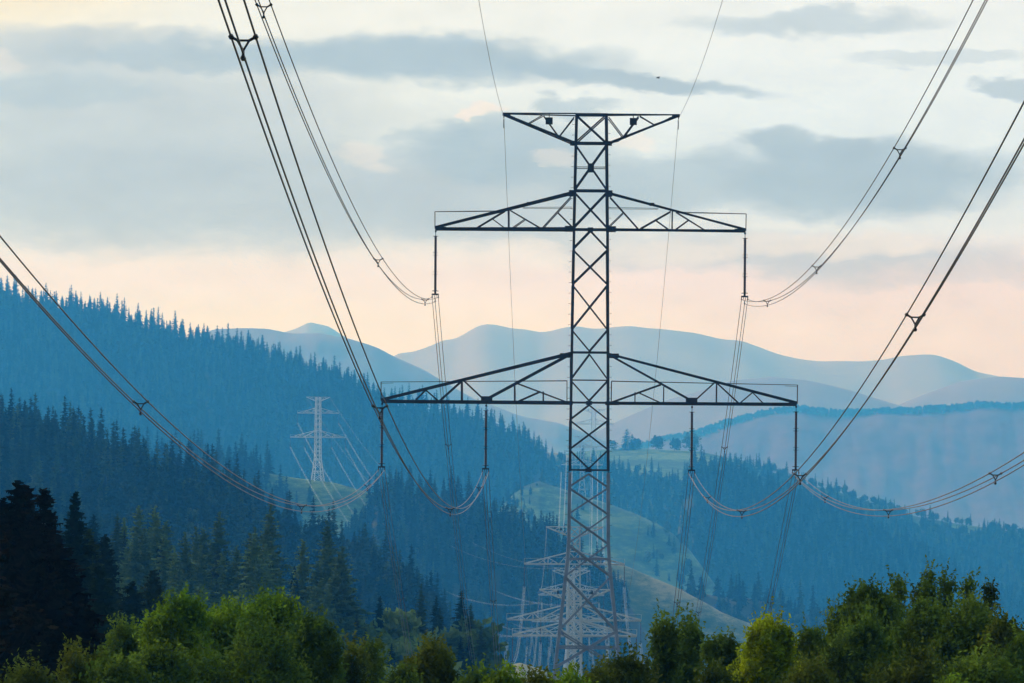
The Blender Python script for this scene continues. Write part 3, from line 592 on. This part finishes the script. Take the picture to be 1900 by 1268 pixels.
# ------------------------------------------------------------------ pylons
U = .035; D0 = 369.4
def LP(px, py):
    dx = px - (1093 + (748 - py)*.0075); return dx*U, (1330 - (py - dx*.0075))*U
HB = [(212, 27.5), (268, 28.5), (428, 31), (655, 33.5), (875, 35.5), (1000, 36.5), (1040, 38.5), (1100, 45), (1198, 55.5), (1330, 70)]
def hb(z):
    py = 1330 - z/U; return float(np.interp(py, [a for a, _ in HB], [c for _, c in HB]))*U
def zy(py): return (1330 - py)*U
def make_pylon(up, lo, k=1.0, detail=True):
    root = add('lattice_pylon', None)
    # four corner legs
    for sx_ in (-1, 1):
        for sy_ in (-1, 1):
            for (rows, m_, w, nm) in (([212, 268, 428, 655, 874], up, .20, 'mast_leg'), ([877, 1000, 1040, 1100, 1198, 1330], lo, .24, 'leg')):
                t = MB()
                for a, c in zip(rows, rows[1:]):
                    za, zc = zy(a), zy(c); t.angle((sx_*hb(za), sy_*hb(za), za), (sx_*hb(zc), sy_*hb(zc), zc - .02), w*k, .035*k, up=Vector((0, 1, 0)), fx=1, fy=1)
                t.build(nm, m_, root)
    pat_up = [('X', 215, 266), ('H', 214), ('H', 267), ('X', 270, 353), ('h', 312), ('H', 355), ('X', 358, 423), ('H', 427), ('A', 429, 462), ('X', 465, 528), ('X', 530, 612), ('V', 613, 652), ('H', 655), ('A', 658, 704), ('h', 706), ('V', 707, 744), ('H', 748), ('A', 752, 779), ('X', 781, 834), ('V', 836, 870), ('H', 873)]
    pat_lo = [('A', 880, 904), ('X', 906, 954), ('X', 957, 1009), ('X', 1011, 1069), ('H', 1038), ('X', 1071, 1170), ('H', 1202, .5), ('X', 1172, 1240), ('X', 1243, 1326)]
    for pat, m_, nm in ((pat_up, up, 'mast_bracing'), (pat_lo, lo, 'bracing')):
        for f in range(4):
            t = MB(); R = Matrix.Rotation(f*math.pi/2, 3, 'Z')
            def P(a, py): z = zy(py); h = hb(z); return R @ Vector((a*h, -h, z))
            nrm = R @ Vector((0, -1, 0)); wb = .105*k if nm == 'mast_bracing' else .115*k
            def off(p, s): return p + nrm*s
            for it in pat:
                y0 = it[1]
                if it[0] in 'Hh': t.angle(P(-1, y0), P(1, y0), (.13 if it[0] == 'H' else .06)*k, .02*k)
                elif it[0] == 'X':
                    t.angle(off(P(-1, y0), .02), off(P(1, it[2]), .02), wb, .02*k, up=nrm)
                    t.angle(off(P(1, y0), -.06), off(P(-1, it[2]), -.06), wb, .02*k, up=nrm)
                elif it[0] == 'A':
                    for s_ in (-1, 1): t.angle(P(0, y0), P(s_, it[2]), wb, .02*k, up=nrm)
                elif it[0] == 'V':
                    for s_ in (-1, 1): t.angle(P(s_, y0), P(0, it[2]), wb, .02*k, up=nrm)
            if detail:
                for py in ((312,) if nm == 'mast_bracing' else ()):
                    t.bar(off(P(0, py-7), .03), off(P(0, py+7), .03), .4, .02, up=Vector((0, 1, 0)) if f % 2 == 0 else Vector((1, 0, 0)))
                for py in ((748, 427, 873) if nm == 'mast_bracing' else ()):
                    t.bar(off(P(-.16, py), .035), off(P(.16, py), .035), .03, .24)
            t.build(nm, m_, root)
    # arms
    def arm(segs, xt, name, sgn, gus=(), rail=None, hang=None):
        t = MB()
        def Q(px, py, fc):
            x, z = LP(px, py); h = hb(z); ax = abs(x); L = abs(LP(*xt)[0])
            dpt = h + (.14 - h)*max(0, min(1, (ax - h)/(L - h))); return Vector((sgn*ax, fc*dpt, z))
        for fc in (-1, 1):
            for (a, c, w) in segs: t.angle(Q(*a, fc), Q(*c, fc), w*k, .02*k, up=Vector((0, fc, 0)))
            for (a, w_, h_) in gus:
                c = Q(*a, fc); t.box(c + Vector((0, fc*.05, 0)), (w_, .03, h_))
        # plan bracing between the two faces along the bottom chord
        x0 = 1060; steps = 9; prev = None
        yb = xt[1]
        for i in range(steps + 1):
            px = x0 + (xt[0] + 6 - x0)*i/steps; pyb = segs[0][0][1] + (segs[0][1][1] - segs[0][0][1])*i/steps
            a = Q(px, pyb, 1 if i % 2 else -1); c = Q(px, pyb, -1 if i % 2 else 1)
            if i < steps: t.angle(a, c, .07*k, .015*k)
            if prev is not None: t.angle(prev, a, .07*k, .015*k)
            prev = a
        o = t.build(name, up, root)
        if rail:
            r = MB()
            for (a, c, w) in rail:
                for fc in ((-1, 1) if detail else (-1,)): r.bar(Q(*a, fc), Q(*c, fc), w*k)
            r.build('handrail', up, o)
        return o
    for sgn in (-1, 1):
        arm([((1060, 748), (708, 745), .20), ((1060, 656), (708, 742), .17), ((1050, 662), (905, 740), .15), ((857, 709), (857, 744), .11), ((955, 716), (955, 746), .08), ((1008, 727), (1008, 746), .08),
             ((862, 708), (897, 741), .09), ((855, 709), (816, 744), .11), ((790, 724), (770, 744), .08), ((790, 724), (813, 744), .08), ((960, 712), (1050, 746), .10), ((1003, 727), (960, 746), .09), ((1058, 666), (1058, 748), .05)],
            (708, 745), 'lower_crossarm', sgn, gus=(((903, 740), .72, .30), ((1050, 748), .9, .22), ((1050, 660), .75, .26), ((715, 744), .5, .18)),
            rail=[((707, 744), (707, 709), .055), ((707, 709), (1052, 707), .04), ((1052, 707), (1052, 746), .06), ((707, 712), (730, 711), .02)])
        arm([((1063, 426), (808, 425), .19), ((1064, 358), (808, 422), .15), ((944, 390), (944, 424), .10), ((937, 392), (884, 424), .08), ((913, 406), (937, 424), .07), ((947, 391), (1003, 424), .08), ((974, 408), (951, 424), .07), ((1060, 366), (1007, 424), .08), ((1035, 395), (1062, 422), .07)],
            (808, 425), 'upper_crossarm', sgn, gus=(((1056, 425), .55, .30), ((1062, 359), .45, .32), ((818, 424), .7, .2), ((982, 378), .3, .14)),
            rail=[((807, 425), (807, 393), .055), ((807, 393), (930, 392), .04), ((970, 386), (1062, 386), .035)])
        arm([((1066, 267), (933, 212), .16), ((1069, 213), (933, 211), .10), ((1007, 215), (979, 231), .07), ((1009, 216), (1037, 255), .10), ((1037, 255), (1065, 219), .08)],
            (933, 212), 'earth_wire_arm', sgn, gus=(((940, 213), .5, .14), ((1062, 266), .3, .2)))
        if detail or True:
            x, z = LP(1019, 226); t = MB(); t.box((sgn*abs(x), -.75, z), (.46, .05, .46)); t.bar((sgn*abs(x), -.72, z + .5), (sgn*abs(x), -.72, z - .2), .05); t.build('square_plate', M['fitting'], root)
    if detail:
        for s_, sy_ in ((-1, 1), (1, -1)):
            t = MB()
            for i in range(0, 56):
                py = 230 + i*19.6; z = zy(py)
                if z < 3: break
                h = hb(z); t.bar((s_*h, sy_*h, z), (s_*(h + .26), sy_*h, z), .022)
            t.build('step_bolts', M['fitting'], root)
        t = MB()
        for sx_ in (-1, 1):
            for sy_ in (-1, 1): t.lathe((sx_*hb(0), sy_*hb(0), -1.4), [(.01, 0), (.5, .02), (.5, 1.3), (.38, 1.4), (.01, 1.42)], 12)
        t.build('footing', mat('concrete', (.3, .29, .27), .9), root)
    return root
def pylon_at(root, px, py, ref, d, sc, label, yaw=0.0):
    """ref: row on the near pylon that sits at (px,py)"""
    P = W(px, py, d); root.location = (P.x, P.y, P.z - zy(ref)*sc); root.scale = (sc,)*3; root.rotation_euler = (0, 0, yaw)
    tag(root, label, 'pylon', 'lattice pylons of the power line'); return root
YAW = -.0098
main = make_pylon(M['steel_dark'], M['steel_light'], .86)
pylon_at(main, 1093, 748, 748, D0, 1.0, 'tall dark lattice pylon in the foreground with three pairs of arms', YAW)
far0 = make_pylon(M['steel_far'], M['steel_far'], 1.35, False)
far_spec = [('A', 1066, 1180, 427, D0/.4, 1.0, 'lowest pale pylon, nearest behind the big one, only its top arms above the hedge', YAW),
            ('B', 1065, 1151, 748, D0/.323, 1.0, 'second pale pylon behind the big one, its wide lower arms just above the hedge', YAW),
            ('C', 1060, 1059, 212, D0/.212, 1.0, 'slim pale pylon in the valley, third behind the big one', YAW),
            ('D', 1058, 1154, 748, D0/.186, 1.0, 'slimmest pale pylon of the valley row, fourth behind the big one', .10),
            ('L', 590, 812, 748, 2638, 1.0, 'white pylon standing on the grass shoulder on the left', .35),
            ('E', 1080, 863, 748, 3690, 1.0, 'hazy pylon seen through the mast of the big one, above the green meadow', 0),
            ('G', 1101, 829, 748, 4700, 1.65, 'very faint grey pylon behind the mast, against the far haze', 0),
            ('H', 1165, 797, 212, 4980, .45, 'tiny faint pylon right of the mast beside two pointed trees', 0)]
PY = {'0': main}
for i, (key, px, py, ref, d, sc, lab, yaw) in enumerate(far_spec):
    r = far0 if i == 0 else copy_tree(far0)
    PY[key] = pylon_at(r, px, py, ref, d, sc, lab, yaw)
bpy.context.view_layer.update()

# --- insulators
ARMX = {'ul': (-287, 425), 'ur': (287, 425), 'oo': (-384, 746), 'oi': (-191, 749), 'ro': (384, 746), 'ri': (191, 749)}
ATT = [('upper left', -287, 428), ('upper right', 287, 428), ('lower outer left', -384, 749), ('lower inner left', -191, 751), ('lower inner right', 191, 751), ('lower outer right', 384, 749)]
IL = 4.35
def make_insulator():
    r = add('insulator_string', None)
    def rods(k0, k1):
        p = []; n = int((k0 - k1)/.055)
        for i in range(n + 1):
            z = k0 - (k0 - k1)*i/n; p.append((.095 if i % 2 else .065, z))
        return p
    t = MB(); z = -.42
    for i in range(3):
        t.lathe((0, 0, 0), rods(z, z - 1.12), 8); z -= 1.12 + .12
    t.build('insulator_rods', M['insul'], r)
    t = MB(); t.bar((0, 0, .05), (0, 0, -.42), .04); z = -.42
    t.box((0, 0, -.12), (.12, .05, .12))
    for i in range(3):
        for zz in (z - .02, z - 1.10): t.lathe((0, 0, zz), [(.01, -.012), (.18, -.012), (.18, .012), (.01, .012)], 12)
        t.bar((0, 0, z - 1.1), (0, 0, z - 1.27), .13); z -= 1.24
    t.build('metal_rings', M['fitting'], r)
    t = MB(); z = -4.02
    t.lathe((0, 0, z + .02), [(.14, -.02), (.21, -.02), (.22, 0), (.21, .02), (.14, .02)], 14)
    t.bar((0, 0, z), (0, 0, -IL + .12), .06)
    t.box((0, 0, -IL + .13), (.46, .05, .10)); t.bar((-.2, 0, -IL + .1), (-.2, 0, -IL - .05), .05); t.bar((.2, 0, -IL + .1), (.2, 0, -IL - .05), .05)
    t.bar((-.08, 0, -IL + .1), (0, 0, -IL - .3), .03); t.bar((.08, 0, -IL + .1), (0, 0, -IL - .3), .03)
    for x, zz in ((-.2, -.08), (.2, -.08), (0, -.36)): t.tube([(x, -.18, -IL + zz + .02), (x, 0, -IL + zz + .04), (x, .18, -IL + zz + .02)], .05, 6)
    t.build('yoke_plate', M['fitting'], r)
    return r
ins0 = make_insulator(); first = [True]
PNAME = {'0': 'of the big foreground pylon', 'A': 'of the lowest pale pylon', 'B': 'of the second pale pylon with wide lower arms', 'C': 'of the third pale valley pylon', 'D': 'of the slimmest valley pylon', 'L': 'of the white pylon on the grass shoulder'}
END = {}
for key in '0ABCDL':
    root = PY[key]
    for (nm, dx, row) in ATT:
        P = root.matrix_world @ Vector((dx*U, 0, zy(row)))
        if key in 'A' and 'lower' in nm: vis = False
        else: vis = True
        if vis:
            o = ins0 if first[0] else copy_tree(ins0); first[0] = False
            o.location = P; o.rotation_euler = (0, 0, root.rotation_euler.z)
            tag(o, '%s insulator string %s' % (nm, PNAME[key]), 'insulator', 'hanging insulator strings')
        END[key, nm] = P + Vector((0, 0, -IL))
    for s_, nm in ((-1, 'left'), (1, 'right')):
        END[key, 'earth ' + nm] = root.matrix_world @ Vector((s_*LP(935, 214)[0]*-1, 0, zy(214) - .15))

# --- near bundles: catenaries past the viewpoint and down to the next pylon
def front(t, m, C): return m*(t - 1) + C*(t - 1)**2
def spacer(t, c, dr, up=Vector((0, 0, 1)), k=1.0):
    x = dr.cross(up).normalized(); z = x.cross(dr).normalized()
    pts = [c - x*.2 + z*.0, c + x*.2, c - z*.35]
    ctr = (pts[0] + pts[1] + pts[2])/3
    inn = [ctr.lerp(p, .48) for p in pts]
    for i in range(3):
        t.bar(inn[i], inn[(i+1) % 3], .035*k); t.bar(inn[i], pts[i], .045*k); t.tube([pts[i] - dr*.11, pts[i], pts[i] + dr*.11], [.035, .05*k, .035], 6)
def bundle(P0, front_m, front_C, Pn, sagC, label, front_sp, back_sp):
    """P0 clamp on the big pylon, Pn clamp on the next one"""
    root = add('conductor_bundle', None, None, P0); tag(root, label, 'power line', 'triple conductor bundles over the big pylon')
    ax = (1.35, .00976)
    def pf(y):
        t = y/D0; return Vector((P0.x + .00976*(y - P0.y), y, P0.z + U*(front(t, front_m, front_C))))
    L = Pn.y - P0.y
    def pb(y):
        f = (y - P0.y)/L; sag = U*sagC*(L/D0)**2*f*(1 - f)
        q = P0.lerp(Pn, f); return Vector((q.x, y, q.z - sag))
    ysf = list(np.linspace(P0.y, P0.y*.1, 90)) + [0, -40, -90]; ysb = list(np.linspace(P0.y, Pn.y, 70))
    for (ox, oz) in ((-.2, -.06), (.2, -.06), (0, -.34)):
        t = MB(); o3 = Vector((ox, 0, oz))
        t.tube([pf(y) + o3 - P0 for y in reversed(ysf)] + [pb(y) + o3 - P0 for y in ysb[1:]], .0185, 6); t.build('conductor_wire', M['wire'], root, True)
    for fs, fn in ((front_sp, pf), (back_sp, pb)):
        for tt in fs:
            y = tt*D0; p = fn(y) - P0 + Vector((0, 0, -.06)); dr = (fn(y+1) - fn(y)).normalized(); t = MB(); spacer(t, p, dr); t.build('spacer', M['fitting'], root)
lf = [.93, .70, .435, .25]; rf = [.885, .71, .533, .358]; bs = [1.12, 1.33, 1.53, 1.75, 1.95, 2.15, 2.35]
PLAB = {'upper left': 'upper left wire bundle of the big pylon, leaving through the top edge', 'upper right': 'upper right wire bundle on the big pylon, sweeping up to the top right',
        'lower outer left': 'lowest left wire bundle, leaving through the left edge', 'lower inner left': 'thick left bundle crossing the lower left arm tip up to the top edge',
        'lower inner right': 'steep right bundle from the inner right insulator to the right edge', 'lower outer right': 'shallow lowest right bundle leaving low through the right edge'}
for nm, dx, row in ATT:
    bundle(END['0', nm], 415, 945, END['A', nm], 1031, PLAB[nm], lf if 'left' in nm else rf, bs)
for nm in ('left', 'right'):
    P0 = END['0', 'earth ' + nm]; Pn = END['A', 'earth ' + nm]; t = MB(); L = Pn.y - P0.y
    ys1 = list(np.linspace(P0.y*.1, P0.y, 60)); pts = [Vector((P0.x + .00976*(y - P0.y), y, P0.z + U*front(y/D0, 280, 700))) for y in ys1]
    for y in np.linspace(P0.y, Pn.y, 60)[1:]:
        f = (y - P0.y)/L; q = P0.lerp(Pn, f); pts.append(Vector((q.x, y, q.z - U*800*(L/D0)**2*f*(1-f))))
    t.tube(pts, .012, 6); tag(t.build('earth_wire', M['wire'], None, True), 'thin single earth wire on the %s tip of the big pylon top arm' % nm, 'earth wire', 'earth wires')
    r = MB(); r.tube([P0 + Vector((0, 0, .15)), P0 + Vector((0, 0, -.1))], .03, 6); r.tube([P0 + Vector((0, -.25, -.0)), P0 + Vector((0, 0, .02)), P0 + Vector((0, .25, -.0))], .04, 6)
    r.tube([P0 + Vector((0, .6, -.12)), P0 + Vector((0, .65, -.7))], .035, 6); tag(r.build('wire_clamp', M['fitting']), 'small clamp holding the %s earth wire at the top arm tip' % nm, 'clamp', 'earth wire clamps')
# --- far spans, each bundle one slim mesh
def far_span(a, c, nm, sag, lab, thick=.035):
    Pa, Pc = END[a, nm], END[c, nm]; t = MB(); L = (Pc - Pa).length
    sides = ((-.2, -.06), (.2, -.06), (0, -.34)) if 'earth' not in nm else ((0, 0),)
    x = Vector((Pc.y - Pa.y, -(Pc.x - Pa.x), 0)).normalized()
    for ox, oz in sides:
        t.tube([Pa.lerp(Pc, f) + x*ox + Vector((0, 0, oz - sag*4*f*(1-f))) for f in np.linspace(0, 1, 40)], thick, 4)
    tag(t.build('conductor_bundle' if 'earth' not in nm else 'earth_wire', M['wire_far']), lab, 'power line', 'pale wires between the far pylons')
allw = [a[0] for a in ATT] + ['earth left', 'earth right']
SP = {('A', 'B'): (4, 'from the lowest pale pylon to the second'), ('B', 'C'): (17, 'from the second pale pylon to the third'), ('C', 'D'): (5, 'from the third pale pylon to the slimmest'), ('D', 'L'): (26, 'rising from the valley to the white pylon on the left')}
for (a, c), (sag, txt) in SP.items():
    for nm in allw: far_span(a, c, nm, sag if 'earth' not in nm else sag*.8, 'pale %s wire %s' % (nm, txt), .014 if a in 'AB' else .014)
for nm in allw:
    END['E', nm] = PY['E'].matrix_world @ Vector(({'upper left': -287, 'upper right': 287, 'lower outer left': -384, 'lower inner left': -191, 'lower inner right': 191, 'lower outer right': 384, 'earth left': -160, 'earth right': 160}[nm]*U, 0, zy(214 if 'earth' in nm else 430 if 'upper' in nm else 750) - (0 if 'earth' in nm else IL)))
    far_span('D', 'E', nm, 60, 'faint %s wire dropping from the hazy pylon behind the mast' % nm, .04)
# bird
t = MB(); c = W(1221, 145, 420)
t.tube([(-.16, 0, 0), (-.05, 0, .01), (.08, 0, 0), (.15, 0, -.01)], [.01, .04, .045, .01], 6)
for s_ in (-1, 1):
    n = len(t.v); t.v += [Vector((-.03, 0, .02)), Vector((.08, 0, .02)), Vector((.03, s_*.22, .10)), Vector((-.02, s_*.2, .09))]; t.f.append((n, n+1, n+2, n+3))
    n = len(t.v); t.v += [Vector((-.03, 0, .03)), Vector((.08, 0, .03)), Vector((.03, s_*.22, .11)), Vector((-.02, s_*.2, .10))]; t.f.append((n, n+1, n+2, n+3))
bo = t.build('bird', M['bird']); bo.location = c; bo.rotation_euler = (0, 0, .5); tag(bo, 'tiny dark bird flying high right of the pylon top', 'bird')

# ------------------------------------------------------------------ haze
t = MB(); x0, x1, y0, y1, z0, z1 = -3200, 3200, -420, 12900, -137.5, HZ_TOP
t.v = [Vector(v) for v in ((x0, y0, z0), (x1, y0, z0), (x1, y1, z0), (x0, y1, z0), (x0, y0, z1), (x1, y0, z1), (x1, y1, z1), (x0, y1, z1))]
t.f = [(0, 3, 2, 1), (4, 5, 6, 7), (0, 1, 5, 4), (1, 2, 6, 5), (2, 3, 7, 6), (3, 0, 4, 7)]
hm = bpy.data.materials.new('haze'); hm.use_nodes = True; hn = hm.node_tree; hn.nodes.clear()
pv = hn.nodes.new('ShaderNodeVolumePrincipled'); ho = hn.nodes.new('ShaderNodeOutputMaterial'); hn.links.new(pv.outputs[0], ho.inputs['Volume'])
pv.inputs['Density'].default_value = HZ_D; pv.inputs['Color'].default_value = HZ_C + (1,); pv.inputs['Absorption Color'].default_value = (1, 1, 1, 1); pv.inputs['Anisotropy'].default_value = .6
haze = t.build('haze', hm); tag(haze, 'blue evening haze filling the valley', 'haze', kind='stuff')
